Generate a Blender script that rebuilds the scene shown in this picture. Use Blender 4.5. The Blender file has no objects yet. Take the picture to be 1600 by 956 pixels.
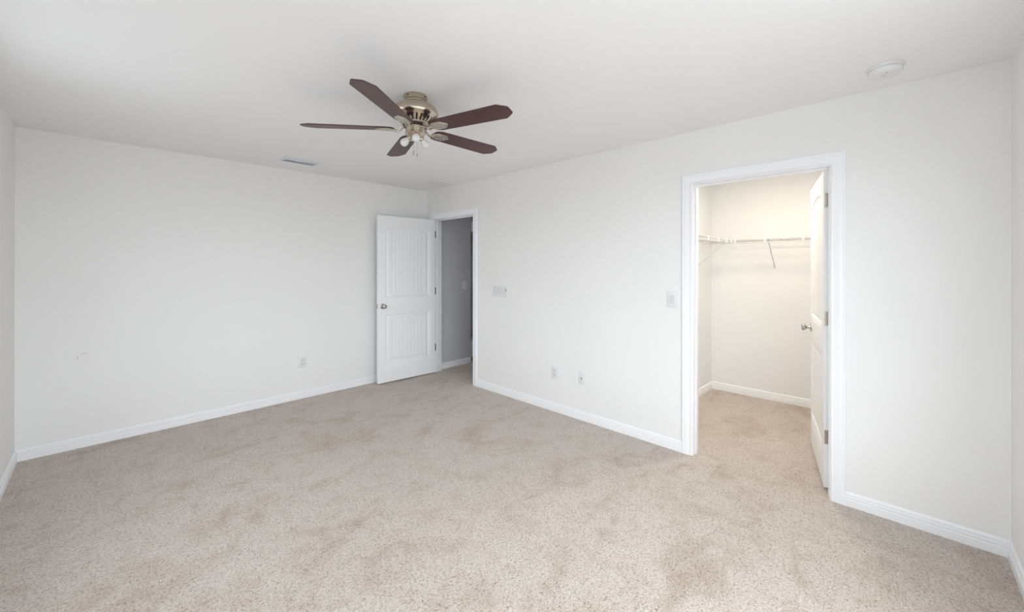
import bpy, bmesh, math, random
from mathutils import Vector, Matrix
random.seed(4)
PI = math.pi
sc = bpy.context.scene
COL = sc.collection

# ------------------------------------------------------------------ camera
cam_d = bpy.data.cameras.new('camera')
cam = bpy.data.objects.new('camera', cam_d); COL.objects.link(cam)
YAW = math.radians(44.136)
cam.location = (-3.0968, -4.612, 1.429)
cam.rotation_euler = (PI/2, 0, YAW - PI/2)
cam_d.sensor_width = 36.0
cam_d.lens = 621.4/1600*36.0
cam_d.shift_y = -(478-415)/1600
cam_d.clip_start = 0.02
sc.camera = cam

# ------------------------------------------------------------------ world, light, exposure
sc.view_settings.view_transform = 'Standard'
sc.view_settings.look = 'None'
sc.view_settings.gamma = 1.0
sc.view_settings.exposure = 0.0
sc.view_settings.use_curve_mapping = False
W = bpy.data.worlds.new('world'); sc.world = W; W.use_nodes = True
# bright overcast sky above the horizon, duller open ground below it
wn = W.node_tree; bg = wn.nodes['Background']
wtc = wn.nodes.new('ShaderNodeTexCoord'); wsp = wn.nodes.new('ShaderNodeSeparateXYZ'); wr = wn.nodes.new('ShaderNodeValToRGB')
wmr = wn.nodes.new('ShaderNodeMapRange'); wmr.inputs[1].default_value = -1.0; wmr.inputs[2].default_value = 1.0
wn.links.new(wtc.outputs['Generated'], wsp.inputs[0]); wn.links.new(wsp.outputs['Z'], wmr.inputs[0]); wn.links.new(wmr.outputs[0], wr.inputs[0])
GROUND, SKY = (0.335, 0.35, 0.365), (0.88, 0.945, 1.0)
e_ = wr.color_ramp.elements
e_[0].position = 0.485; e_[0].color = (*GROUND, 1); e_[1].position = 0.505; e_[1].color = (*SKY, 1)
wn.links.new(wr.outputs[0], bg.inputs[0]); bg.inputs[1].default_value = 7.7
sc.cycles.diffuse_bounces = 8; sc.cycles.max_bounces = 12

def area(name, loc, rot, sx, sy, power, color, portal=False):
    l = bpy.data.lights.new(name, 'AREA'); l.shape = 'RECTANGLE'; l.size = sx; l.size_y = sy
    l.energy = power; l.color = color; l.cycles.is_portal = portal
    o = bpy.data.objects.new(name, l); COL.objects.link(o); o.location = loc; o.rotation_euler = rot
    return o
RX, RY, RZ = 3.54, 5.01, 2.44       # bedroom: x -3.54..0, y -5.01..0
WL = (-4.80, -4.02, 0.75, 2.12)     # windows in the left wall: y range, z range
WL2 = (-2.40, -1.55, 0.75, 2.12)  # extra window, added to spread the daylight more evenly
WF = (-3.38, -1.08, 0.40, 2.20)     # window behind the camera: x range, z range
# the sky light comes in through the unseen bedroom windows (portals guide its sampling)
area('left_window_portal', (-RX-0.125, (WL[0]+WL[1])/2, (WL[2]+WL[3])/2), (0, -PI/2, 0), WL[3]-WL[2], WL[1]-WL[0], 1, (1, 1, 1), True)
area('left_window_portal', (-RX-0.125, (WL2[0]+WL2[1])/2, (WL2[2]+WL2[3])/2), (0, -PI/2, 0), WL2[3]-WL2[2], WL2[1]-WL2[0], 1, (1, 1, 1), True)
area('front_window_portal', ((WF[0]+WF[1])/2, -RY-0.125, (WF[2]+WF[3])/2), (PI/2, 0, 0), WF[1]-WF[0], WF[3]-WF[2], 1, (1, 1, 1), True)
# closet ceiling lamp and an added, unseen fill light in the hall
area('closet_lamp_light', (0.80, -3.9, 2.40), (0, 0, 0), 0.30, 0.30, 17, (1.0, 0.88, 0.72))
area('hall_fill_light', (1.5, -0.75, 2.40), (0, 0, 0), 0.3, 0.3, 1.9, (0.95, 0.97, 1.0))

# ------------------------------------------------------------------ materials
def mat(name, color, rough=0.5, metal=0.0, spec=0.5):
    m = bpy.data.materials.new(name); m.use_nodes = True
    b = m.node_tree.nodes['Principled BSDF']
    b.inputs['Base Color'].default_value = (*color, 1)
    b.inputs['Roughness'].default_value = rough
    b.inputs['Metallic'].default_value = metal
    b.inputs['Specular IOR Level'].default_value = spec
    return m, m.node_tree, b
def coords(nt, scale=(1, 1, 1)):
    tc = nt.nodes.new('ShaderNodeTexCoord'); mp = nt.nodes.new('ShaderNodeMapping')
    mp.inputs['Scale'].default_value = scale
    nt.links.new(tc.outputs['Object'], mp.inputs['Vector']); return mp.outputs['Vector']
def noise(nt, vec, scale, detail=2, rough=0.5, dist=0.0):
    n = nt.nodes.new('ShaderNodeTexNoise'); n.inputs['Scale'].default_value = scale
    n.inputs['Detail'].default_value = detail; n.inputs['Roughness'].default_value = rough
    n.inputs['Distortion'].default_value = dist
    nt.links.new(vec, n.inputs['Vector']); return n.outputs['Fac']
def ramp(nt, fac, stops):
    r = nt.nodes.new('ShaderNodeValToRGB'); e = r.color_ramp.elements
    while len(e) < len(stops): e.new(0.5)
    for i, (p, c) in enumerate(stops):
        e[i].position = p; e[i].color = (*c, 1)
    nt.links.new(fac, r.inputs['Fac']); return r.outputs['Color']
def bump(nt, b, h, strength, dist):
    n = nt.nodes.new('ShaderNodeBump'); n.inputs['Strength'].default_value = strength
    n.inputs['Distance'].default_value = dist
    nt.links.new(h, n.inputs['Height']); nt.links.new(n.outputs['Normal'], b.inputs['Normal'])
def mixc(nt, a, bcol, fac, mode='MIX'):
    m = nt.nodes.new('ShaderNodeMix'); m.data_type = 'RGBA'; m.blend_type = mode
    for s, v in ((6, a), (7, bcol), (0, fac)):
        if isinstance(v, (int, float)): m.inputs[s].default_value = v
        elif isinstance(v, tuple): m.inputs[s].default_value = (*v, 1)
        else: nt.links.new(v, m.inputs[s])
    return m.outputs[2]
def math_(nt, op, a, b):
    m = nt.nodes.new('ShaderNodeMath'); m.operation = op
    for i, v in enumerate((a, b)):
        if isinstance(v, (int, float)): m.inputs[i].default_value = v
        else: nt.links.new(v, m.inputs[i])
    return m.outputs[0]

def plaster(name, color, bs=0.12, bd=0.002, sc_=55):
    m, nt, b = mat(name, color, 0.62, 0, 0.3)
    v = coords(nt)
    f = noise(nt, v, sc_, 3, 0.55)
    big = noise(nt, v, 1.7, 2, 0.5)
    c = ramp(nt, big, [(0.3, tuple(x*0.985 for x in color)), (0.7, color)])
    nt.links.new(c, b.inputs['Base Color'])
    bump(nt, b, f, bs, bd)
    return m
M_wall = plaster('wall_paint', (0.855, 0.855, 0.85))
M_ceil = plaster('ceiling_paint', (0.88, 0.885, 0.89), 0.35, 0.004, 38)
M_hall_shaded = plaster('hall_paint_shaded', (0.60, 0.60, 0.62))  # same paint as the bedroom, darkened so the colour carries the hall's shade
M_closet = plaster('closet_paint_cooled', (0.84, 0.85, 0.86))  # bedroom paint tinted cooler to offset the warm lamp light
M_trim, nt, b = mat('trim_paint', (0.90, 0.91, 0.93), 0.34, 0, 0.5)
bump(nt, b, noise(nt, coords(nt), 25, 1), 0.01, 0.0003)
M_door, nt, b = mat('door_paint', (0.90, 0.91, 0.925), 0.36, 0, 0.5)
v = coords(nt, (60, 60, 4)); bump(nt, b, noise(nt, v, 3, 2, 0.5, 0.3), 0.015, 0.0004)
M_plastic, nt, b = mat('white_plastic', (0.78, 0.785, 0.79), 0.3)
bump(nt, b, noise(nt, coords(nt), 200, 1), 0.02, 0.0005)
M_slot, nt, b = mat('dark_slot', (0.05, 0.05, 0.05), 0.6)
M_rocker, nt, b = mat('rocker_plastic', (0.71, 0.715, 0.725), 0.28)
M_wire, nt, b = mat('white_coated_wire', (0.64, 0.64, 0.63), 0.35)
# carpet
M_carpet, nt, b = mat('carpet', (0.5, 0.43, 0.37), 0.95, 0, 0.1)
v = coords(nt)
vw = nt.nodes.new('ShaderNodeTexNoise'); vw.inputs['Scale'].default_value = 60; vw.inputs['Detail'].default_value = 1
nt.links.new(v, vw.inputs['Vector'])
wv = nt.nodes.new('ShaderNodeMix'); wv.data_type = 'VECTOR'; wv.inputs[0].default_value = 0.012
nt.links.new(v, wv.inputs[4]); nt.links.new(vw.outputs['Color'], wv.inputs[5])
vv = wv.outputs[1]
tuft = nt.nodes.new('ShaderNodeTexVoronoi'); tuft.inputs['Scale'].default_value = 125
tuft.feature = 'F1'; nt.links.new(vv, tuft.inputs['Vector'])
fine = noise(nt, v, 240, 3, 0.65)
mid = noise(nt, v, 78, 3, 0.62, 0.3)
patch = noise(nt, coords(nt, (1, 1.5, 1)), 2.6, 5, 0.62, 0.8)
speck = noise(nt, coords(nt, (1.3, 1, 1)), 9, 4, 0.6, 0.6)
c1 = ramp(nt, fine, [(0.28, (0.48, 0.41, 0.355)), (0.5, (0.80, 0.72, 0.655)), (0.72, (0.97, 0.915, 0.86))])
c2 = ramp(nt, mid, [(0.32, (0.50, 0.46, 0.43)), (0.43, (0.90, 0.88, 0.86)), (0.58, (1.0, 1.0, 1.0))])
c3 = ramp(nt, patch, [(0.32, (0.80, 0.755, 0.70)), (0.47, (0.96, 0.95, 0.94)), (0.66, (1.0, 1.0, 1.0))])
c4 = ramp(nt, speck, [(0.30, (0.86, 0.83, 0.80)), (0.50, (1.0, 1.0, 1.0))])
c5 = ramp(nt, tuft.outputs['Distance'], [(0.25, (1, 1, 1)), (0.85, (0.62, 0.58, 0.55))])
col = mixc(nt, c1, c2, 1.0, 'MULTIPLY'); col = mixc(nt, col, c3, 1.0, 'MULTIPLY')
col = mixc(nt, col, c4, 0.9, 'MULTIPLY'); col = mixc(nt, col, c5, 0.6, 'MULTIPLY')
nt.links.new(col, b.inputs['Base Color'])
hh = math_(nt, 'ADD', math_(nt, 'MULTIPLY', fine, 0.6), math_(nt, 'MULTIPLY', mid, 0.8))
hh = math_(nt, 'SUBTRACT', hh, math_(nt, 'MULTIPLY', tuft.outputs['Distance'], 0.5))
bump(nt, b, hh, 0.8, 0.012)
b.inputs['Sheen Weight'].default_value = 0.25; b.inputs['Sheen Roughness'].default_value = 0.6
# fan
M_nickel, nt, b = mat('brushed_champagne_nickel', (0.54, 0.465, 0.37), 0.22, 1.0)
bump(nt, b, noise(nt, coords(nt, (1, 1, 30)), 60, 2), 0.04, 0.0005)
M_bracket, nt, b = mat('satin_nickel_bracket', (0.55, 0.50, 0.43), 0.32, 1.0)
bump(nt, b, noise(nt, coords(nt), 90, 2), 0.05, 0.0005)
M_steel, nt, b = mat('satin_nickel', (0.50, 0.48, 0.45), 0.27, 1.0)
bump(nt, b, noise(nt, coords(nt), 120, 2), 0.03, 0.0005)
M_black, nt, b = mat('black_gap', (0.02, 0.018, 0.016), 0.5)
M_blade, nt, b = mat('cherry_wood_blade', (0.09, 0.03, 0.028), 0.40, 0, 0.55)
g = noise(nt, coords(nt, (1.6, 26, 26)), 5, 6, 0.6, 0.4)
nt.links.new(ramp(nt, g, [(0.3, (0.036, 0.014, 0.012)), (0.55, (0.074, 0.024, 0.020)), (0.75, (0.115, 0.040, 0.032))]), b.inputs['Base Color'])
M_bulb, nt, b = mat('frosted_bulb_glass', (0.70, 0.70, 0.70), 0.25)
b.inputs['Subsurface Weight'].default_value = 0.2; b.inputs['Subsurface Radius'].default_value = (0.02, 0.02, 0.02)
M_bulb_s, nt, b = mat('bulb_socket', (0.80, 0.79, 0.76), 0.4)
M_louver, nt, b = mat('louver_enamel', (0.66, 0.69, 0.73), 0.4)
M_return, nt, b = mat('grille_enamel', (0.80, 0.80, 0.79), 0.5)
M_beige, nt, b = mat('beige_plastic', (0.45, 0.38, 0.30), 0.6)
M_vinyl, nt, b = mat('window_vinyl', (0.85, 0.85, 0.85), 0.35)
M_glass = bpy.data.materials.new('window_glass'); M_glass.use_nodes = True
nt = M_glass.node_tree; nt.nodes.clear()
o_ = nt.nodes.new('ShaderNodeOutputMaterial'); t_ = nt.nodes.new('ShaderNodeBsdfTransparent'); g_ = nt.nodes.new('ShaderNodeBsdfGlossy')
g_.inputs['Roughness'].default_value = 0.02; mx = nt.nodes.new('ShaderNodeMixShader'); mx.inputs[0].default_value = 0.06
nt.links.new(t_.outputs[0], mx.inputs[1]); nt.links.new(g_.outputs[0], mx.inputs[2]); nt.links.new(mx.outputs[0], o_.inputs[0])

# ------------------------------------------------------------------ mesh helpers
def tag(o, label=None, cat=None, group=None, kind=None):
    if label: o['label'] = label
    if cat: o['category'] = cat
    if group: o['group'] = group
    if kind: o['kind'] = kind
    return o
def empty(name, loc=(0, 0, 0), rot=(0, 0, 0)):
    o = bpy.data.objects.new(name, None); COL.objects.link(o)
    o.location = loc; o.rotation_euler = rot; o.empty_display_size = 0.05; return o
def obj(name, bm, m, parent=None, smooth=None, loc=None, rot=None):
    bmesh.ops.recalc_face_normals(bm, faces=bm.faces)
    me = bpy.data.meshes.new(name)
    if smooth is not None:
        for f in bm.faces: f.smooth = True
        ang = math.radians(smooth)
        for e in bm.edges:
            if len(e.link_faces) != 2 or e.calc_face_angle(0) > ang: e.smooth = False
    bm.to_mesh(me); bm.free(); me.materials.append(m)
    o = bpy.data.objects.new(name, me); COL.objects.link(o)
    if parent: o.parent = parent
    if loc: o.location = loc
    if rot: o.rotation_euler = rot
    return o
def box(bm, x0, x1, y0, y1, z0, z1, bev=0.0, M=None, seg=2):
    r = bmesh.ops.create_cube(bm, size=1.0)
    vs = r['verts']
    for v in vs:
        v.co = Vector(((x0+x1)/2 + v.co.x*(x1-x0), (y0+y1)/2 + v.co.y*(y1-y0), (z0+z1)/2 + v.co.z*(z1-z0)))
    if bev:
        es = list({e for v in vs for e in v.link_edges})
        r2 = bmesh.ops.bevel(bm, geom=es, offset=bev, segments=seg, profile=0.5, affect='EDGES')
        vs = list({v for f in r2['faces'] for v in f.verts} | {v for v in vs if v.is_valid})
    if M is not None:
        for v in vs: v.co = M @ v.co
    return vs
def lathe(bm, prof, n=48, M=None, cap0=True, cap1=True):
    """prof: list of (r, z)"""
    rings = []
    for r, z in prof:
        if r < 1e-6: rings.append([bm.verts.new((0, 0, z))])
        else: rings.append([bm.verts.new((r*math.cos(2*PI*k/n), r*math.sin(2*PI*k/n), z)) for k in range(n)])
    for a, b_ in zip(rings, rings[1:]):
        for k in range(n):
            k2 = (k+1) % n
            if len(a) == 1 and len(b_) == 1: continue
            if len(a) == 1: bm.faces.new((a[0], b_[k], b_[k2]))
            elif len(b_) == 1: bm.faces.new((a[k], b_[0], a[k2]))
            else: bm.faces.new((a[k], b_[k], b_[k2], a[k2]))
    if cap0 and len(rings[0]) > 1: bm.faces.new(rings[0])
    if cap1 and len(rings[-1]) > 1: bm.faces.new(rings[-1])
    if M is not None:
        for rg in rings:
            for v in rg: v.co = M @ v.co
def tube(bm, pts, r, n=8, closed=False):
    pts = [Vector(p) for p in pts]; rings = []
    up = None
    for i, p in enumerate(pts):
        if i == 0: d = pts[1]-p
        elif i == len(pts)-1: d = p-pts[i-1]
        else: d = (pts[i+1]-p).normalized() + (p-pts[i-1]).normalized()
        d.normalize()
        if up is None: up = d.orthogonal().normalized()
        up = (up - d*up.dot(d)).normalized(); w = d.cross(up)
        rings.append([bm.verts.new(p + r*(math.cos(2*PI*k/n)*up + math.sin(2*PI*k/n)*w)) for k in range(n)])
    for a, b_ in zip(rings, rings[1:]):
        for k in range(n): bm.faces.new((a[k], b_[k], b_[(k+1) % n], a[(k+1) % n]))
    bm.faces.new(rings[0]); bm.faces.new(rings[-1])
def sweep_path(bm, prof, pts, side, out):
    """Sweep profile (u, w) along a planar path. pts: corner points of the inner edge; side(i): direction of u at point i
    (already mitred, with length); out: direction of w."""
    rings = []
    for p, s in zip(pts, side):
        rings.append([bm.verts.new(Vector(p) + Vector(s)*u + Vector(out)*w) for u, w in prof])
    n = len(prof)
    for a, b_ in zip(rings, rings[1:]):
        for k in range(n): bm.faces.new((a[k], b_[k], b_[(k+1) % n], a[(k+1) % n]))
    bm.faces.new(rings[0]); bm.faces.new(rings[-1])
def prism(bm, poly, z0, z1, M=None):
    a = [bm.verts.new((x, y, z0)) for x, y in poly]; b_ = [bm.verts.new((x, y, z1)) for x, y in poly]
    n = len(poly)
    bm.faces.new(a); bm.faces.new(b_)
    for k in range(n): bm.faces.new((a[k], a[(k+1) % n], b_[(k+1) % n], b_[k]))
    if M is not None:
        for v in a+b_: v.co = M @ v.co
    return a+b_
NB = bmesh.new

# ------------------------------------------------------------------ room shell
T = 0.115
def struct(name, bm, m, label, cat, smooth=None):
    return tag(obj(name, bm, m, None, smooth), label, cat, kind='structure')
HALL_X, HALL_Y0, HALL_Y1 = 2.4, -1.45, 1.0
CL_Y0, CL_Y1, CL_X = -4.80, -3.05, 1.86
bm = NB(); box(bm, -RX-0.2, 2.6, -RY-0.2, 1.15, -0.12, 0.0)
struct('floor', bm, M_carpet, 'beige cut pile carpet covering the whole bedroom floor and running into closet and hall', 'carpet')
bm = NB(); box(bm, -RX-0.2, 2.6, -RY-0.2, 1.15, RZ, RZ+0.12)
struct('ceiling', bm, M_ceil, 'white textured ceiling with the fan in its middle', 'ceiling')
bm = NB(); box(bm, -RX-T, 0.0, 0.0, T, 0, RZ)
struct('wall_back', bm, M_wall, 'long off-white wall on the left side with one low outlet', 'wall')

wall_back = bpy.data.objects['wall_back']
M_scuff, nt, b = mat('scuff_grey', (0.45, 0.45, 0.45), 0.8)
for pts in (((-3.214, 0.722), (-3.207, 0.731), (-3.197, 0.735), (-3.180, 0.734)), ((-3.235, 0.690), (-3.227, 0.719))):
    bm = NB(); tube(bm, [(x, 0.0006, z) for x, z in pts], 0.0016, 6); obj('scuff_mark', bm, M_scuff, wall_back)
D1a, D1b = -0.155, -0.960      # bedroom door: jamb faces
D2a, D2b = -3.505, -4.312      # closet door: jamb faces
HEAD = 2.040; JT = 0.016
def wall_x(bm, x0, x1, ya, yb, holes):
    """wall from yb (low) to ya (high); holes: (ylow, yhigh, zlow, zhigh)"""
    cur = yb
    for (hl, hh_, zl, zh) in sorted(holes):
        box(bm, x0, x1, cur, hl, 0, RZ)
        if zl > 0: box(bm, x0, x1, hl, hh_, 0, zl)
        box(bm, x0, x1, hl, hh_, zh, RZ)
        cur = hh_
    box(bm, x0, x1, cur, ya, 0, RZ)
    bmesh.ops.remove_doubles(bm, verts=bm.verts, dist=1e-5)
    # drop the interior faces shared by neighbouring boxes
    seen = {}
    for f in bm.faces: seen.setdefault(tuple(sorted(v.index for v in f.verts)), []).append(f)
bm = NB(); wall_x(bm, 0.0, T, T, -RY-T, [(D1b-JT, D1a+JT, 0, HEAD+JT), (D2b-JT, D2a+JT, 0, HEAD+JT)])
struct('wall_right', bm, M_wall, 'off-white wall on the right with the hall doorway and the closet doorway', 'wall')
bm = NB(); wall_x(bm, -RX-T, -RX, 0.0, -RY-T, [WL, WL2])
struct('wall_left', bm, M_wall, 'off-white side wall seen as a thin strip at the far left edge', 'wall')
bm = NB()
box(bm, -RX, WF[0], -RY-T, -RY, 0, RZ); box(bm, WF[1], 0, -RY-T, -RY, 0, RZ)
box(bm, WF[0], WF[1], -RY-T, -RY, 0, WF[2]); box(bm, WF[0], WF[1], -RY-T, -RY, WF[3], RZ)
struct('wall_front', bm, M_wall, 'off-white wall seen as a thin strip at the far right edge', 'wall')
# closet
bm = NB(); box(bm, T, CL_X+T, CL_Y1, CL_Y1+T, 0, RZ)
struct('wall_closet_left', bm, M_closet, 'narrow cream closet wall at the left inside the closet doorway', 'wall')
bm = NB(); box(bm, CL_X, CL_X+T, CL_Y0, CL_Y1, 0, RZ)
struct('wall_closet_back', bm, M_closet, 'cream closet back wall facing the closet doorway', 'wall')
bm = NB(); box(bm, T, CL_X+T, CL_Y0-T, CL_Y0, 0, RZ)
struct('wall_closet_right', bm, M_closet, 'closet wall hidden behind the open closet door', 'wall')
# hall
HW = -0.084
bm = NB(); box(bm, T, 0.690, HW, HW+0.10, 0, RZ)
struct('wall_hall_side', bm, M_hall_shaded, 'hall wall greyed to carry its shade, seen through the far doorway', 'wall')
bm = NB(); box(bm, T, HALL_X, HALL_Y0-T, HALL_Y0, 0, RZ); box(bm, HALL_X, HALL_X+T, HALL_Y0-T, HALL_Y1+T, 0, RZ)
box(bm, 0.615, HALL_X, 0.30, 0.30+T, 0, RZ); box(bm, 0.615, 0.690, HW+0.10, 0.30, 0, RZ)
struct('wall_hall_far', bm, M_hall_shaded, 'far hall wall greyed to look dim, beyond the corner in the far doorway', 'wall')

# ------------------------------------------------------------------ door casings, jambs
CAS = [(0, 0), (0, 0.010), (0.004, 0.014), (0.009, 0.0135), (0.012, 0.0105), (0.017, 0.0105), (0.024, 0.0125), (0.040, 0.0160),
       (0.052, 0.0175), (0.056, 0.0160), (0.060, 0.0175), (0.066, 0.0180), (0.070, 0.0150), (0.070, 0)]
def casing(bm, x, ya, yb, out):
    """ya > yb jamb faces; x wall plane; out: +-1 direction of x the casing projects"""
    r = 0.006; a, b_ = ya+r, yb-r; z = HEAD+r
    sweep_path(bm, CAS, [(x, a, 0), (x, a, z), (x, b_, z), (x, b_, 0)],
               [(0, 1, 0), (0, 1, 1), (0, -1, 1), (0, -1, 0)], (out, 0, 0))
def doorway(name, ya, yb, stop_x, label):
    bm = NB(); casing(bm, 0.0, ya, yb, -1)
    o = struct(name, bm, M_trim, label, 'door trim', 40)
    bm = NB()
    box(bm, -0.0005, T+0.0005, ya, ya+JT, 0, HEAD+JT); box(bm, -0.0005, T+0.0005, yb-JT, yb, 0, HEAD+JT)
    box(bm, -0.0005, T+0.0005, yb, ya, HEAD, HEAD+JT)
    obj('door_jamb', bm, M_trim, o)
    bm = NB(); s0, s1 = stop_x, stop_x+0.033
    box(bm, s0, s1, ya-0.011, ya, 0, HEAD, 0.002); box(bm, s0, s1, yb, yb+0.011, 0, HEAD, 0.002)
    box(bm, s0, s1, yb+0.011, ya-0.011, HEAD-0.011, HEAD, 0.002)
    obj('door_stop', bm, M_trim, o, 40)
    bm = NB(); casing(bm, T, ya, yb, 1)
    obj('inner_casing', bm, M_trim, o, 40)
    return o
t1 = doorway('trim_1', D1a, D1b, 0.040, 'white moulded casing around the far hall doorway')
t2 = doorway('trim_2', D2a, D2b, 0.044, 'white moulded casing around the closet doorway')
# strike plate on the closet jamb
bm = NB(); box(bm, 0.082, 0.108, D2a-0.0012, D2a, 0.905, 0.962, 0.0005); obj('strike_plate', bm, M_steel, t2)
bm = NB(); box(bm, 0.006, 0.032, D1b, D1b+0.0012, 0.905, 0.962, 0.0005); obj('strike_plate', bm, M_steel, t1)

# ------------------------------------------------------------------ doors
def smooth01(t):
    t = max(0.0, min(1.0, t)); return t*t*(3-2*t)
LH = 2.022
def panel_depth(u, v, w):
    """depth below the face of a moulded two-panel door with an arched top panel and planked fields"""
    st = 0.098; x0, x1 = st, w-st; best = 0.0
    for (z0, z1, arch) in ((0.245, 0.815, 0.0), (1.030, 1.858, 0.052)):
        t = (u-w/2)/((x1-x0)/2)
        top = z1 + arch*(1-t*t) if abs(t) < 1.3 else z1
        d = min(u-x0, x1-u, v-z0, top-v)
        if d <= 0: continue
        if d < 0.010: h = 0.0085*smooth01(d/0.010)
        elif d < 0.016: h = 0.0085
        elif d < 0.036: h = 0.0085-0.0055*smooth01((d-0.016)/0.020)
        else: h = 0.0030
        if d > 0.042:
            n = 10; px0, px1 = x0+0.042, x1-0.042
            s = (u-px0)/(px1-px0)*n; fr = abs(s-round(s))*(px1-px0)/n
            if 0 < round(s) < n and fr < 0.0042: h += 0.0012*(1-fr/0.0042)
        best = h
    return best
def samples(breaks):
    """breaks: list of (a, b, step)"""
    out = []
    for a, b_, s in breaks:
        n = max(1, int(round((b_-a)/s)))
        out += [a+(b_-a)*i/n for i in range(n)]
    out.append(breaks[-1][1]); return out
def leaf_mesh(w, th):
    st = 0.098; bm = NB()
    us = samples([(0, st, 0.04), (st, st+0.044, 0.0035)])
    px0, px1 = st+0.042, w-st-0.042; n = 10; k = []
    us = us[:-1]
    us.append(px0)
    for i in range(1, n):
        c = px0+(px1-px0)*i/n; us += [c-0.0044, c-0.002, c, c+0.002, c+0.0044]
    us += samples([(px1-0.0001, px1+0.044, 0.0035), (px1+0.044, w, 0.04)])
    us = sorted(set(round(x, 5) for x in us)); us = [x for i, x in enumerate(us) if i == 0 or x-us[i-1] > 0.0006]
    us[-1] = w
    vs = samples([(0, 0.245, 0.1), (0.245, 0.290, 0.0035), (0.290, 0.772, 0.08), (0.772, 0.816, 0.0035), (0.816, 1.030, 0.06),
                  (1.030, 1.075, 0.0035), (1.075, 1.80, 0.08), (1.80, 1.915, 0.0032), (1.915, LH, 0.05)])
    front = [[bm.verts.new((u, -panel_depth(u, v, w), v)) for u in us] for v in vs]
    back = [[bm.verts.new((u, -th+panel_depth(u, v, w), v)) for u in us] for v in vs]
    nu, nv = len(us), len(vs)
    for G in (front, back):
        for j in range(nv-1):
            for i in range(nu-1): bm.faces.new((G[j][i], G[j][i+1], G[j+1][i+1], G[j+1][i]))
    for i in range(nu-1):
        bm.faces.new((front[0][i], front[0][i+1], back[0][i+1], back[0][i]))
        bm.faces.new((front[-1][i], front[-1][i+1], back[-1][i+1], back[-1][i]))
    for j in range(nv-1):
        bm.faces.new((front[j][0], front[j+1][0], back[j+1][0], back[j][0]))
        bm.faces.new((front[j][-1], front[j+1][-1], back[j+1][-1], back[j][-1]))
    return bm
KNOB = [(0.0, 0.0), (0.0, 0.0)]
def knob(parent, x, y, z, sgn):
    """knob whose axis is local y * sgn, seated on the face at y"""
    M = Matrix.Translation((x, y, z)) @ Matrix.Rotation(-sgn*PI/2, 4, 'X')
    bm = NB()
    lathe(bm, [(0.0125, 0.006), (0.0115, 0.016), (0.0105, 0.026), (0.0130, 0.033), (0.0200, 0.038), (0.0255, 0.045), (0.0272, 0.052),
               (0.0262, 0.058), (0.0220, 0.063), (0.0120, 0.066), (0.0, 0.0665)], 32, M)
    k = obj('door_knob', bm, M_steel, parent, 50)
    bm = NB(); lathe(bm, [(0.032, 0.0), (0.032, 0.003), (0.0295, 0.0065), (0.020, 0.0085), (0.012, 0.009)], 36, M)
    r = obj('knob_rose', bm, M_steel, k, 50)
    return k
def make_door(name, label, pin, ang, w, side, hinge_z):
    """leaf local: +x from the hinge pin to the free edge; the leaf occupies y from 0 to -side*thickness"""
    th = 0.035
    bm = leaf_mesh(w, th)
    for v in bm.verts:
        v.co = Vector((v.co.x+0.004, (v.co.y if side > 0 else -v.co.y), v.co.z))
    o = obj(name, bm, M_door, None, 35, loc=(pin[0], pin[1], 0.013), rot=(0, 0, ang))
    tag(o, label, 'door', kind='structure')
    kz = 0.925
    knob(o, w-0.056, 0.0, kz, side)
    knob(o, w-0.056, -side*th, kz, -side)
    bm = NB(); box(bm, w+0.0035, w+0.0052, -side*th/2-0.012, -side*th/2+0.012, kz-0.028, kz+0.028, 0.0006)
    lp = obj('latch_plate', bm, M_steel, o)
    bm = NB(); box(bm, w+0.0052, w+0.013, -side*th/2-0.006, -side*th/2+0.006, kz-0.010, kz+0.010, 0.002); obj('latch_bolt', bm, M_steel, lp, 40)
    return o, th
# bedroom door: opened into the room, almost flat against the back wall
A1 = math.radians(180-2.9)
d1, th = make_door('door_1', 'white two-panel planked door standing open against the far wall corner', (-0.006, -0.155), A1, 0.789, -1, None)
# closet door: opened into the closet
A2 = math.radians(12)
d2, th = make_door('door_2', 'white closet door swung open into the closet, seen nearly edge-on', (0.122, -4.306), A2, 0.795, -1, None)
def hinge(parent, z, side, jamb_dir_angle, plates):
    """knuckle on the pin, one plate on the leaf edge; a second plate on the jamb given by world box"""
    bm = NB()
    for k in range(5):
        z0 = z-0.0445+k*0.0178
        lathe(bm, [(0.0058, z0+0.0006), (0.0062, z0+0.0014), (0.0062, z0+0.0164), (0.0058, z0+0.0172)], 16)
    lathe(bm, [(0.0, z+0.0485), (0.004, z+0.0478), (0.0052, z+0.0450)], 16, cap0=False); lathe(bm, [(0.0052, z-0.0450), (0.004, z-0.0478), (0.0, z-0.0485)], 16, cap1=False)
    h = obj('door_hinge', bm, M_steel, parent, 40)
    bm = NB(); s = -side
    ya, yb = sorted((0.0, s*0.031))
    box(bm, 0.0026, 0.0042, ya, yb, z-0.0445, z+0.0445, 0.0006)
    for q, dz in ((0.010, 0.032), (0.022, 0.011), (0.010, -0.011), (0.022, -0.032)):
        lathe(bm, [(0.0, -0.0009), (0.003, -0.0009), (0.0036, 0.0002)], 12, Matrix.Translation((0.0028, s*q, z+dz)) @ Matrix.Rotation(PI/2, 4, 'Y'))
    obj('hinge_leaf', bm, M_steel, h)
    return h
HZ = (1.835, 1.078, 0.322)
for z in HZ: hinge(d1, z, -1, 0, None)
for z in HZ: hinge(d2, z, -1, 0, None)
# hinge plates let into the jambs
for z in HZ:
    z += 0.013
    bm = NB(); box(bm, -0.004, 0.028, D1a-0.0014, D1a+0.0004, z-0.0445, z+0.0445, 0.0004); obj('hinge_plate', bm, M_steel, t1)
    bm = NB(); box(bm, T-0.028, T+0.004, D2b-0.0004, D2b+0.0014, z-0.0445, z+0.0445, 0.0004); obj('hinge_plate', bm, M_steel, t2)

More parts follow.
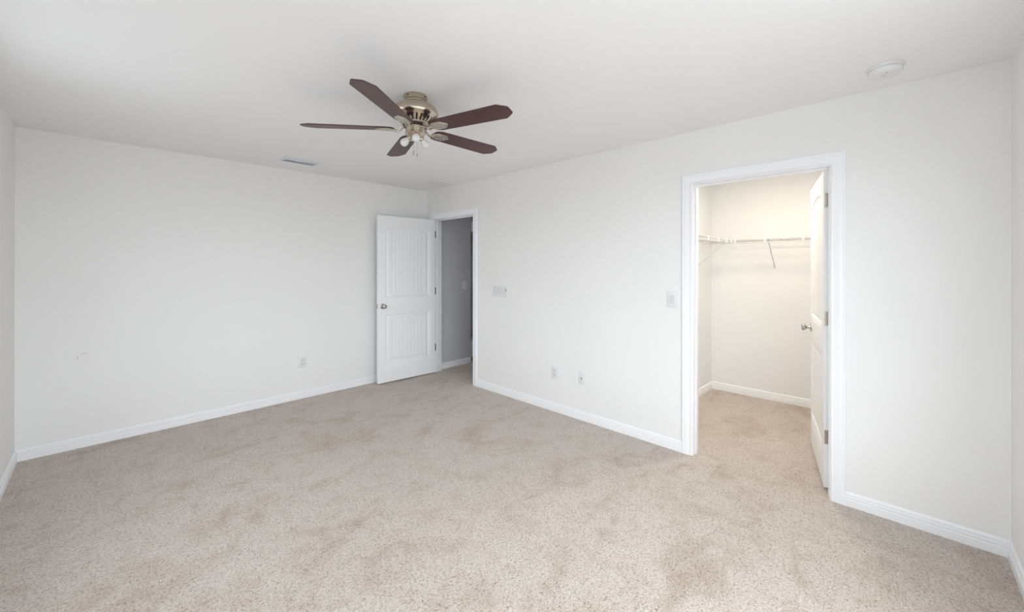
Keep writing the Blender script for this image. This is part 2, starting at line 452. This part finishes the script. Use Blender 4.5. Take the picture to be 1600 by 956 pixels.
# ------------------------------------------------------------------ baseboards
BB = [(0, 0), (0, 0.013), (0.040, 0.013), (0.043, 0.0105), (0.048, 0.0105), (0.051, 0.0125), (0.058, 0.0125), (0.061, 0.0095), (0.066, 0.0095),
      (0.070, 0.0105), (0.077, 0.0085), (0.081, 0.0055), (0.083, 0.0)]
def baseboard(name, p0, p1, out, label, m0=0.0, m1=0.0):
    """m0/m1: how much the end shifts along the run per unit of projection (mitres)"""
    bm = NB(); p0, p1, o = Vector(p0), Vector(p1), Vector(out); d = (p1-p0).normalized()
    ra = [bm.verts.new(p0 + Vector((0, 0, h)) + o*w + d*w*m0) for h, w in BB]
    rb = [bm.verts.new(p1 + Vector((0, 0, h)) + o*w - d*w*m1) for h, w in BB]
    n = len(BB)
    for k in range(n): bm.faces.new((ra[k], rb[k], rb[(k+1) % n], ra[(k+1) % n]))
    bm.faces.new(ra); bm.faces.new(rb)
    return struct(name, bm, M_trim, label, 'baseboard', 30)
c0 = 0.076
baseboard('baseboard_back', (-RX, 0, 0), (0, 0, 0), (0, -1, 0), 'white grooved baseboard along the long left-hand wall', 1, 1)
baseboard('baseboard_right_corner', (0, 0, 0), (0, D1a+c0, 0), (-1, 0, 0), 'short white baseboard piece in the corner behind the open door', 1, 0)
baseboard('baseboard_right_middle', (0, D1b-c0, 0), (0, D2a+c0, 0), (-1, 0, 0), 'white grooved baseboard between the two doorways')
baseboard('baseboard_right_end', (0, D2b-c0, 0), (0, -RY, 0), (-1, 0, 0), 'white grooved baseboard right of the closet doorway', 0, 1)
baseboard('baseboard_left', (-RX, -RY, 0), (-RX, 0, 0), (1, 0, 0), 'white baseboard at the left edge of the picture', 1, 1)
baseboard('baseboard_front', (-RX, -RY, 0), (0, -RY, 0), (0, 1, 0), 'white baseboard at the lower right edge of the picture', 1, 1)
baseboard('baseboard_closet_left', (T, CL_Y1, 0), (CL_X, CL_Y1, 0), (0, -1, 0), 'white baseboard on the narrow left closet wall', 0, 1)
baseboard('baseboard_closet_back', (CL_X, CL_Y1, 0), (CL_X, CL_Y0, 0), (-1, 0, 0), 'white baseboard along the closet back wall', 1, 1)
baseboard('baseboard_closet_right', (T, CL_Y0, 0), (CL_X, CL_Y0, 0), (0, 1, 0), 'white baseboard on the closet wall behind the open door', 0, 1)
baseboard('baseboard_hall', (T, HW, 0), (0.690, HW, 0), (0, -1, 0), 'white baseboard on the grey hall wall in the far doorway')

# ------------------------------------------------------------------ windows behind the camera (unseen, placed to let the daylight in)
def window(name, M, w, h, label):
    bm = NB(); d0, d1_ = 0.03, 0.09
    for a in ((-w/2, -w/2+0.045, 0, h), (w/2-0.045, w/2, 0, h), (-w/2+0.045, w/2-0.045, 0, 0.045), (-w/2+0.045, w/2-0.045, h-0.045, h),
              (-w/2+0.045, w/2-0.045, h/2-0.02, h/2+0.02), (-0.02, 0.02, 0.045, h/2-0.02), (-0.02, 0.02, h/2+0.02, h-0.045)):
        box(bm, a[0], a[1], d0, d1_, a[2], a[3], 0.003, M)
    o = struct(name, bm, M_vinyl, label, 'window')
    bm = NB(); box(bm, -w/2+0.04, w/2-0.04, 0.058, 0.062, 0.04, h-0.04, 0, M); obj('pane', bm, M_glass, o)
    bm = NB(); box(bm, -w/2-0.04, w/2+0.04, -0.03, 0.03, -0.022, 0, 0.004, M); obj('window_sill', bm, M_trim, o)
    return o
window('window_1', Matrix.Translation((-RX, (WL[0]+WL[1])/2, WL[2])) @ Matrix.Rotation(PI/2, 4, 'Z'), WL[1]-WL[0], WL[3]-WL[2], 'narrow white framed window in the left wall beside the camera')
window('fill_window_3', Matrix.Translation((-RX, (WL2[0]+WL2[1])/2, WL2[2])) @ Matrix.Rotation(PI/2, 4, 'Z'), WL2[1]-WL2[0], WL2[3]-WL2[2], 'added unseen wide white framed window in the middle of the left wall')
window('window_2', Matrix.Translation(((WF[0]+WF[1])/2, -RY, WF[2])) @ Matrix.Rotation(PI, 4, 'Z'), WF[1]-WF[0], WF[3]-WF[2], 'white framed window in the wall behind the camera')

# ------------------------------------------------------------------ ceiling fan
FX, FY = -1.795, -2.545
fan = empty('ceiling_fan', (FX, FY, RZ))
tag(fan, 'flush-mount ceiling fan with five cherry wood blades and a brushed nickel housing', 'ceiling fan')
bm = NB(); lathe(bm, [(0.068, 0.0), (0.070, -0.004), (0.070, -0.030), (0.066, -0.033), (0.066, -0.037), (0.071, -0.040), (0.071, -0.046), (0.064, -0.052)], 64)
cp = obj('canopy', bm, M_nickel, fan, 35)
for k in range(4):
    a = k*PI/2+0.35; bm = NB()
    lathe(bm, [(0.0, 0.003), (0.003, 0.0025), (0.0042, 0)], 12, Matrix.Translation((0.070*math.cos(a), 0.070*math.sin(a), -0.016)) @ Matrix.Rotation(a, 4, 'Z') @ Matrix.Rotation(PI/2, 4, 'Y'))
    obj('screw', bm, M_black, cp, 40)
bm = NB(); lathe(bm, [(0.058, -0.046), (0.080, -0.050), (0.104, -0.060), (0.124, -0.076), (0.134, -0.092), (0.137, -0.106), (0.135, -0.117), (0.128, -0.126), (0.117, -0.132), (0.112, -0.137)], 72, cap0=False, cap1=False)
obj('motor_housing', bm, M_nickel, fan, 40)
# dark inner cone and the ring of ribs in front of it
bm = NB(); lathe(bm, [(0.108, -0.134), (0.093, -0.149), (0.072, -0.160), (0.0, -0.160)], 48, cap0=False)
gr = obj('vent_ring', bm, M_black, fan, 40)
bm = NB(); n = 26
for k in range(n):
    a = 2*PI*k/n
    M = Matrix.Rotation(a, 4, 'Z')
    p = [(0.112, -0.136), (0.098, -0.152), (0.078, -0.165)]
    hw = [0.0085, 0.0068, 0.0056]
    q = []
    for (r, z), h_ in zip(p, hw):
        q.append([bm.verts.new(M @ Vector((r+dr, s*h_, z+dr*0.6))) for s, dr in ((-1, 0), (1, 0), (1, -0.004), (-1, -0.004))])
    for a_, b_ in zip(q, q[1:]):
        for i in range(4): bm.faces.new((a_[i], b_[i], b_[(i+1) % 4], a_[(i+1) % 4]))
    bm.faces.new(q[0]); bm.faces.new(q[-1])
obj('vent_ribs', bm, M_nickel, gr)
bm = NB(); lathe(bm, [(0.076, -0.162), (0.079, -0.164), (0.079, -0.170), (0.075, -0.173), (0.0, -0.173)], 56, cap0=False)
obj('lower_rim', bm, M_nickel, fan, 35)
bm = NB(); lathe(bm, [(0.071, -0.173), (0.071, -0.186), (0.0, -0.186)], 48, cap0=False)
obj('flywheel', bm, M_black, fan, 35)
bm = NB(); lathe(bm, [(0.055, -0.181), (0.058, -0.183), (0.059, -0.188), (0.056, -0.192), (0.056, -0.218), (0.060, -0.221), (0.060, -0.227), (0.055, -0.233), (0.044, -0.243), (0.030, -0.248), (0.012, -0.250), (0.010, -0.262), (0.006, -0.268), (0.0, -0.270)], 56)
sw_h = obj('switch_housing', bm, M_nickel, fan, 35)
BZ = -0.202
outline = [(0.122, -0.026), (0.136, -0.048), (0.165, -0.058), (0.592, -0.068), (0.640, -0.034), (0.645, -0.024), (0.645, 0.024), (0.640, 0.034),
           (0.592, 0.068), (0.165, 0.058), (0.136, 0.048), (0.122, 0.026)]
hexo = [(0.112, -0.011), (0.148, -0.037), (0.206, -0.037), (0.240, -0.004), (0.240, 0.004), (0.206, 0.037), (0.148, 0.037), (0.112, 0.011)]
def blade_set(ang):
    R = Matrix.Rotation(ang, 4, 'Z')
    P = Matrix.Translation((0, 0, BZ)) @ Matrix.Rotation(math.radians(-10), 4, 'X')
    bm = NB(); vs = prism(bm, outline, 0.0, 0.006, R @ P)
    es = [e for e in bm.edges]
    bmesh.ops.bevel(bm, geom=es, offset=0.0012, segments=1, affect='EDGES')
    for v in bm.verts: v.co = R.inverted() @ v.co
    obj('blade', bm, M_blade, fan, None, rot=(0, 0, ang))
    bm = NB(); prism(bm, hexo, -0.005, 0.0, P)
    inner = [(x*0.86+0.025, y*0.78) for x, y in hexo]
    prism(bm, inner, -0.0065, -0.0045, P)
    bmesh.ops.bevel(bm, geom=list(bm.edges), offset=0.0008, segments=1, affect='EDGES')
    # arm from the flywheel, dipping below the blade
    for s in (-1, 1):
        tube(bm, [(0.058, s*0.006, -0.179), (0.075, s*0.010, -0.186), (0.090, s*0.013, -0.200), (0.105, s*0.012, BZ-0.010), (0.122, s*0.008, BZ-0.006), (0.135, s*0.006, BZ-0.003)], 0.0055, 8)
    box(bm, 0.055, 0.078, -0.016, 0.016, -0.182, -0.175, 0.001)
    br = obj('blade_bracket', bm, M_bracket, fan, 40, rot=(0, 0, ang))
    for (x, y) in ((0.163, -0.019), (0.163, 0.019), (0.205, 0.0)):
        bm = NB(); lathe(bm, [(0.0, -0.0095), (0.003, -0.0090), (0.0045, -0.0065)], 14, P @ Matrix.Translation((x, y, 0)))
        obj('screw', bm, M_bracket, br, 40)
for k, da in enumerate((0, -2.5, 0, -1, 0.5)): blade_set(math.radians(71+72*k+da))
# three bare bulbs on short sockets
cam_ang = math.atan2(-4.612-FY, -3.0968-FX)
for k in range(3):
    a = cam_ang+k*2*PI/3+0.05
    M = Matrix.Rotation(a, 4, 'Z') @ Matrix.Translation((0.028, 0, -0.236)) @ Matrix.Rotation(math.radians(128), 4, 'Y')
    bm = NB(); lathe(bm, [(0.010, -0.004), (0.0145, 0.002), (0.0150, 0.020), (0.0135, 0.024)], 28, M)
    so = obj('lamp_socket', bm, M_nickel, fan, 40)
    bm = NB(); lathe(bm, [(0.0125, 0.022), (0.0140, 0.030), (0.0185, 0.038), (0.0225, 0.047), (0.0238, 0.056), (0.0225, 0.066), (0.0175, 0.074), (0.0095, 0.0785), (0.0, 0.080)], 32, M)
    obj('light_bulb', bm, M_bulb, so, 60)
for (dx, dy, ln) in ((0.006, -0.010, 0.084), (-0.008, 0.008, 0.070)):
    bm = NB()
    nb = int(ln/0.0042)
    for k in range(nb):
        bmesh.ops.create_icosphere(bm, subdivisions=1, radius=0.0019, matrix=Matrix.Translation((dx, dy, -0.262-k*0.0042)))
    ch = obj('pull_chain', bm, M_bracket, fan, 60)
    zb = -0.262-nb*0.0042
    bm = NB(); lathe(bm, [(0.0, zb+0.002), (0.003, zb), (0.0048, zb-0.006), (0.0048, zb-0.020), (0.003, zb-0.025), (0.0, zb-0.026)], 16, Matrix.Translation((dx, dy, 0)))
    obj('chain_fob', bm, M_bracket, ch, 40)
bm = NB()
for k, (dx, dy) in enumerate(((0.018, 0.0), (-0.016, 0.010))):
    bmesh.ops.create_icosphere(bm, subdivisions=2, radius=0.0075, matrix=Matrix.Translation((dx, dy, -0.262)))
tube(bm, [(0.018, 0, -0.262), (0, 0, -0.258), (-0.016, 0.010, -0.262)], 0.003, 8)
obj('switch_finial', bm, M_steel, sw_h, 60)

# ------------------------------------------------------------------ smoke detector, vents
sd = empty('smoke_detector', (-0.315, -4.565, RZ))
tag(sd, 'round white smoke detector on the ceiling above the closet door', 'smoke detector')
bm = NB(); lathe(bm, [(0.074, 0.0), (0.075, -0.004), (0.072, -0.011), (0.066, -0.012)], 64); obj('mounting_base', bm, M_plastic, sd, 40)
bm = NB(); lathe(bm, [(0.066, -0.010), (0.066, -0.016), (0.068, -0.020), (0.066, -0.030), (0.058, -0.038), (0.044, -0.0415), (0.0, -0.0425)], 64, cap0=False)
cv = obj('cover', bm, M_plastic, sd, 35)
bm = NB(); lathe(bm, [(0.010, -0.041), (0.010, -0.0445), (0.008, -0.0455), (0.0, -0.0458)], 24, Matrix.Translation((-0.010, 0.006, 0)), cap0=False); obj('test_button', bm, M_rocker, cv, 40)
bm = NB(); lathe(bm, [(0.0030, -0.040), (0.0030, -0.0428), (0.0, -0.043)], 12, Matrix.Translation((-0.042, -0.006, 0.0005)), cap0=False); obj('indicator', bm, M_slot, cv, 40)

def register(name, cx, cy, w, d, n, label, cat, m, depth, axis, flat=False):
    """ceiling register: frame with slanted slats; w along x, d along y"""
    e = empty(name, (cx, cy, RZ)); tag(e, label, cat)
    bm = NB(); f = 0.020
    prof = [(0, 0), (0, -0.003), (0.006, -depth), (f, -depth), (f, 0)]
    cs = [(-w/2, -d/2), (w/2, -d/2), (w/2, d/2), (-w/2, d/2)]
    rings = []
    for (x, y) in cs:
        sx, sy = (1 if x < 0 else -1), (1 if y < 0 else -1)
        rings.append([bm.verts.new((x+sx*u, y+sy*u, z)) for u, z in prof])
    for i in range(4):
        a, b_ = rings[i], rings[(i+1) % 4]
        for k in range(len(prof)): bm.faces.new((a[k], b_[k], b_[(k+1) % len(prof)], a[(k+1) % len(prof)]))
    obj('register_frame', bm, m, e, 30)
    bm = NB(); box(bm, -w/2+f, w/2-f, -d/2+f, d/2-f, -0.0022, -0.0008); obj('duct_backing', bm, M_louver, e)
    L = (w if axis == 'x' else d)-2*f; S = (d if axis == 'x' else w)-2*f
    for k in range(n):
        c = -S/2+(k+0.5)*S/n; hw = S/n*0.46; bm = NB()
        sg = -1 if (c < 0 or flat) else 1
        pts = [(c-hw, -depth if sg > 0 else -0.004), (c+hw, -0.004 if sg > 0 else -depth)]
        (a0, z0), (a1, z1) = pts
        quad = [(a0, z0), (a1, z1), (a1, z1-0.0012), (a0, z0-0.0012)]
        va = []
        for t in (-L/2, L/2):
            va.append([bm.verts.new((t, s, z) if axis == 'x' else (s, t, z)) for s, z in quad])
        for i in range(4): bm.faces.new((va[0][i], va[1][i], va[1][(i+1) % 4], va[0][(i+1) % 4]))
        bm.faces.new(va[0]); bm.faces.new(va[1])
        obj('slat', bm, m, e)
    return e
register('ceiling_vent', -1.765, -0.475, 0.31, 0.19, 6, 'long white louvered air vent on the ceiling near the left-hand wall', 'air vent', M_louver, 0.012, 'x')
register('return_grille', -0.20, -0.50, 0.32, 0.32, 12, 'square flat ceiling grille in the far corner above the hall door', 'air vent', M_return, 0.005, 'y', True)

# ------------------------------------------------------------------ wall plates
def wplate(name, M, w, h, label, cat, group=None):
    """M maps local x=across, y=out of the wall, z=up with origin at plate centre on the wall"""
    e = empty(name); e.matrix_world = M; tag(e, label, cat, group)
    bm = NB(); box(bm, -w/2, w/2, 0, 0.0065, -h/2, h/2, 0.0022); obj('cover_plate', bm, M_plastic, e, 40)
    return e
def rocker(e, x):
    bm = NB(); box(bm, x-0.0175, x+0.0175, 0.005, 0.0068, -0.0345, 0.0345, 0.0006); f = obj('switch_frame', bm, M_rocker, e)
    bm = NB()
    va = [bm.verts.new(p) for p in ((x-0.0150, 0.0066, -0.031), (x+0.0150, 0.0066, -0.031), (x+0.0150, 0.0066, 0.031), (x-0.0150, 0.0066, 0.031))]
    vb = [bm.verts.new(p) for p in ((x-0.0145, 0.0078, -0.030), (x+0.0145, 0.0078, -0.030), (x+0.0145, 0.0118, 0.030), (x-0.0145, 0.0118, 0.030))]
    bm.faces.new(va); bm.faces.new(vb)
    for k in range(4): bm.faces.new((va[k], va[(k+1) % 4], vb[(k+1) % 4], vb[k]))
    obj('rocker', bm, M_rocker, f)
def duplex(e):
    for s in (-1, 1):
        bm = NB()
        poly = [(0.0165*math.cos(t), 0.0165*math.sin(t)) for t in [2*PI*k/32 for k in range(32)]]
        poly = [(x, max(-0.0135, min(0.0135, y))) for x, y in poly]
        M = Matrix.Translation((0, 0, s*0.0195)) @ Matrix.Rotation(PI/2, 4, 'X')
        prism(bm, poly, -0.0078, -0.005, M); f = obj('outlet_face', bm, M_rocker, e)
        bm = NB()
        box(bm, -0.0075, -0.0053, 0.0078, 0.0082, s*0.0195-0.001, s*0.0195+0.0075); box(bm, 0.0055, 0.0073, 0.0078, 0.0082, s*0.0195-0.001, s*0.0195+0.006)
        lathe(bm, [(0.0, 0), (0.0024, 0), (0.0024, 0.0004), (0, 0.0004)], 12, Matrix.Translation((0, 0.0078, s*0.0195-0.0075)) @ Matrix.Rotation(-PI/2, 4, 'X'))
        obj('slots', bm, M_slot, f)
    bm = NB(); lathe(bm, [(0.0, 0.0075), (0.002, 0.0072), (0.003, 0.006)], 12, Matrix.Rotation(-PI/2, 4, 'X')); obj('screw', bm, M_rocker, e, 40)
def onR(y, z): return Matrix.Translation((0, y, z)) @ Matrix.Rotation(PI/2, 4, 'Z')     # right wall, facing -x
def onB(x, y, z): return Matrix.Translation((x, y, z)) @ Matrix.Rotation(PI, 4, 'Z')     # wall facing -y
e = wplate('light_switch', onR(-1.398, 1.141), 0.168, 0.124, 'white triple rocker light switch on the wall right of the hall doorway', 'light switch')
for x in (-0.046, 0, 0.046): rocker(e, x)
e = wplate('light_switch', onR(-3.352, 1.164), 0.079, 0.124, 'white single rocker light switch beside the closet doorway', 'light switch'); rocker(e, 0)
e = wplate('light_switch', onB(0.582, HW, 1.145), 0.076, 0.120, 'single light switch on the grey hall wall inside the far doorway', 'light switch'); rocker(e, 0)
e = wplate('wall_outlet', onR(-2.197, 0.383), 0.074, 0.120, 'white outlet on the right wall, left one of the pair between the doorways', 'outlet'); duplex(e)
e = wplate('cable_outlet', onR(-2.512, 0.386), 0.072, 0.118, 'white cable plate with a dark centre socket, right of the outlet between the doorways', 'cable plate')
bm = NB(); lathe(bm, [(0.0085, 0.004), (0.0085, 0.009), (0.0052, 0.0095), (0.0052, 0.017), (0.003, 0.018), (0, 0.018)], 6, Matrix.Rotation(-PI/2, 4, 'X'), cap0=False)
cx_ = obj('coax_socket', bm, M_steel, e, 30); cx_['label'] = 'dark metal socket'
for s in (-1, 1):
    bm = NB(); lathe(bm, [(0.0, 0.0075), (0.002, 0.0072), (0.003, 0.006)], 12, Matrix.Translation((0, 0, s*0.042)) @ Matrix.Rotation(-PI/2, 4, 'X')); obj('screw', bm, M_rocker, e, 40)
e = wplate('wall_outlet', onB(-1.592, 0, 0.392), 0.076, 0.124, 'white outlet low on the long left-hand wall', 'outlet'); duplex(e)
# fan remote in its cradle beside the triple switch
e = empty('fan_remote'); e.matrix_world = onR(-1.535, 1.142); tag(e, 'small white fan remote cradle mounted right beside the triple light switch', 'remote control')
bm = NB(); box(bm, -0.024, 0.024, 0, 0.010, -0.052, 0.030, 0.003); obj('cradle', bm, M_plastic, e, 40)
bm = NB(); box(bm, -0.019, 0.019, 0.008, 0.022, -0.046, 0.052, 0.004); r_ = obj('handset', bm, M_plastic, e, 40)
bm = NB(); box(bm, -0.010, 0.010, 0.0215, 0.0235, 0.006, 0.030, 0.001); obj('button', bm, M_steel, r_, 40)
# door stop bumper on the wall corner: small spring stop on the back baseboard
ds = empty('door_bumper', (-0.66, -0.013, 0.045)); tag(ds, 'small spring door bumper on the baseboard behind the open door', 'door stop')
bm = NB()
tube(bm, [(0.006*math.cos(t*0.9), -0.004-t*0.0011, 0.006*math.sin(t*0.9)) for t in range(0, 55)], 0.0012, 6); obj('spring', bm, M_steel, ds, 60)
bm = NB(); lathe(bm, [(0.0, 0.076), (0.006, 0.075), (0.008, 0.070), (0.008, 0.063), (0.005, 0.061)], 16, Matrix.Rotation(PI/2, 4, 'X')); obj('rubber_tip', bm, M_plastic, ds, 40)
bm = NB(); lathe(bm, [(0.009, -0.001), (0.009, 0.002), (0.006, 0.005)], 16, Matrix.Rotation(PI/2, 4, 'X')); obj('base', bm, M_steel, ds, 40)

# ------------------------------------------------------------------ closet wire shelves
SZ = 1.700
def wire_shelf(name, M, L, label, braces, clips):
    """local x along the wall, y = out from the wall (0..0.30), z up; origin on the wall at shelf height"""
    e = empty(name); e.matrix_world = M; tag(e, label, 'wire shelf')
    bm = NB(); D = 0.30
    for y, z, r in ((0.006, 0, 0.0034), (0.10, -0.004, 0.0030), (0.20, -0.004, 0.0030), (D, 0, 0.0036), (D+0.002, -0.032, 0.0036)):
        tube(bm, [(0, y, z), (L, y, z)], r, 8)
    obj('long_rods', bm, M_wire, e, 60)
    bm = NB(); n = int(L/0.0254)
    for k in range(n+1):
        x = 0.004+k*(L-0.008)/n
        tube(bm, [(x, 0.004, 0.003), (x, D-0.002, 0.003), (x, D+0.003, 0.0), (x, D+0.004, -0.032)], 0.0015, 5)
    cw = obj('cross_wires', bm, M_wire, e, 60); cw['kind'] = 'stuff'
    for x in braces:
        bm = NB(); tube(bm, [(x, D-0.004, -0.006), (x, D-0.012, -0.014), (x, 0.012, -0.262), (x, 0.003, -0.272), (x, 0.003, -0.295)], 0.0046, 8)
        box(bm, x-0.008, x+0.008, 0, 0.004, -0.298, -0.262, 0.001)
        box(bm, x-0.006, x+0.006, D-0.010, D+0.010, -0.010, 0.006, 0.002)
        obj('support_brace', bm, M_wire, e, 50)
    for x in clips:
        bm = NB(); box(bm, x-0.0075, x+0.0075, D-0.006, D+0.010, -0.037, 0.006, 0.002); obj('rail_clip', bm, M_plastic, e, 40)
    return e
wire_shelf('wire_shelf', Matrix.Translation((CL_X, CL_Y0, SZ)) @ Matrix.Rotation(PI/2, 4, 'Z'), CL_Y1-CL_Y0, 'white wire shelf running along the closet back wall',
           (1.125, 0.35), (0.10, 0.50, 0.835, 1.150, 1.42))
wire_shelf('wire_shelf', Matrix.Translation((CL_X-0.31, CL_Y1, SZ)) @ Matrix.Rotation(PI, 4, 'Z'), CL_X-0.31-0.45, 'short white wire shelf on the narrow left closet wall',
           (0.14,), (0.02, 0.19, 0.45, 0.75))

# ------------------------------------------------------------------ beyond the hall corner
sh = empty('linen_shelf', (0.72, 0.30, 1.935)); tag(sh, 'dark thin shelf high in the hall niche at the right edge of the far doorway', 'shelf')
bm = NB(); box(bm, -0.02, 0.9, -0.378, 0, -0.012, 0.0, 0.002); obj('shelf_board', bm, M_beige, sh)
bm = NB(); box(bm, -0.02, 0.9, -0.374, -0.354, -0.060, -0.036, 0.002); box(bm, -0.02, 0.0, -0.374, 0, -0.060, -0.012); obj('cleat', bm, M_beige, sh)
bm = NB(); box(bm, 0.700, 1.04, -0.075, 0.20, 1.935, 2.085, 0.006)
tag(obj('storage_box', bm, M_plastic, None, 40), 'white box on the high shelf at the right edge of the far doorway', 'box')
sb = empty('storage_bin', (0.885, 0.072, 0.0)); tag(sb, 'low white bin on the floor at the right edge of the far doorway', 'bin')
bm = NB(); box(bm, -0.18, 0.18, -0.14, 0.14, 0.07, 0.31, 0.012); obj('bin_body', bm, M_plastic, sb, 40)
bm = NB(); box(bm, -0.165, 0.165, -0.125, 0.125, 0.0, 0.07, 0.004); obj('bin_base', bm, M_beige, sb, 40)
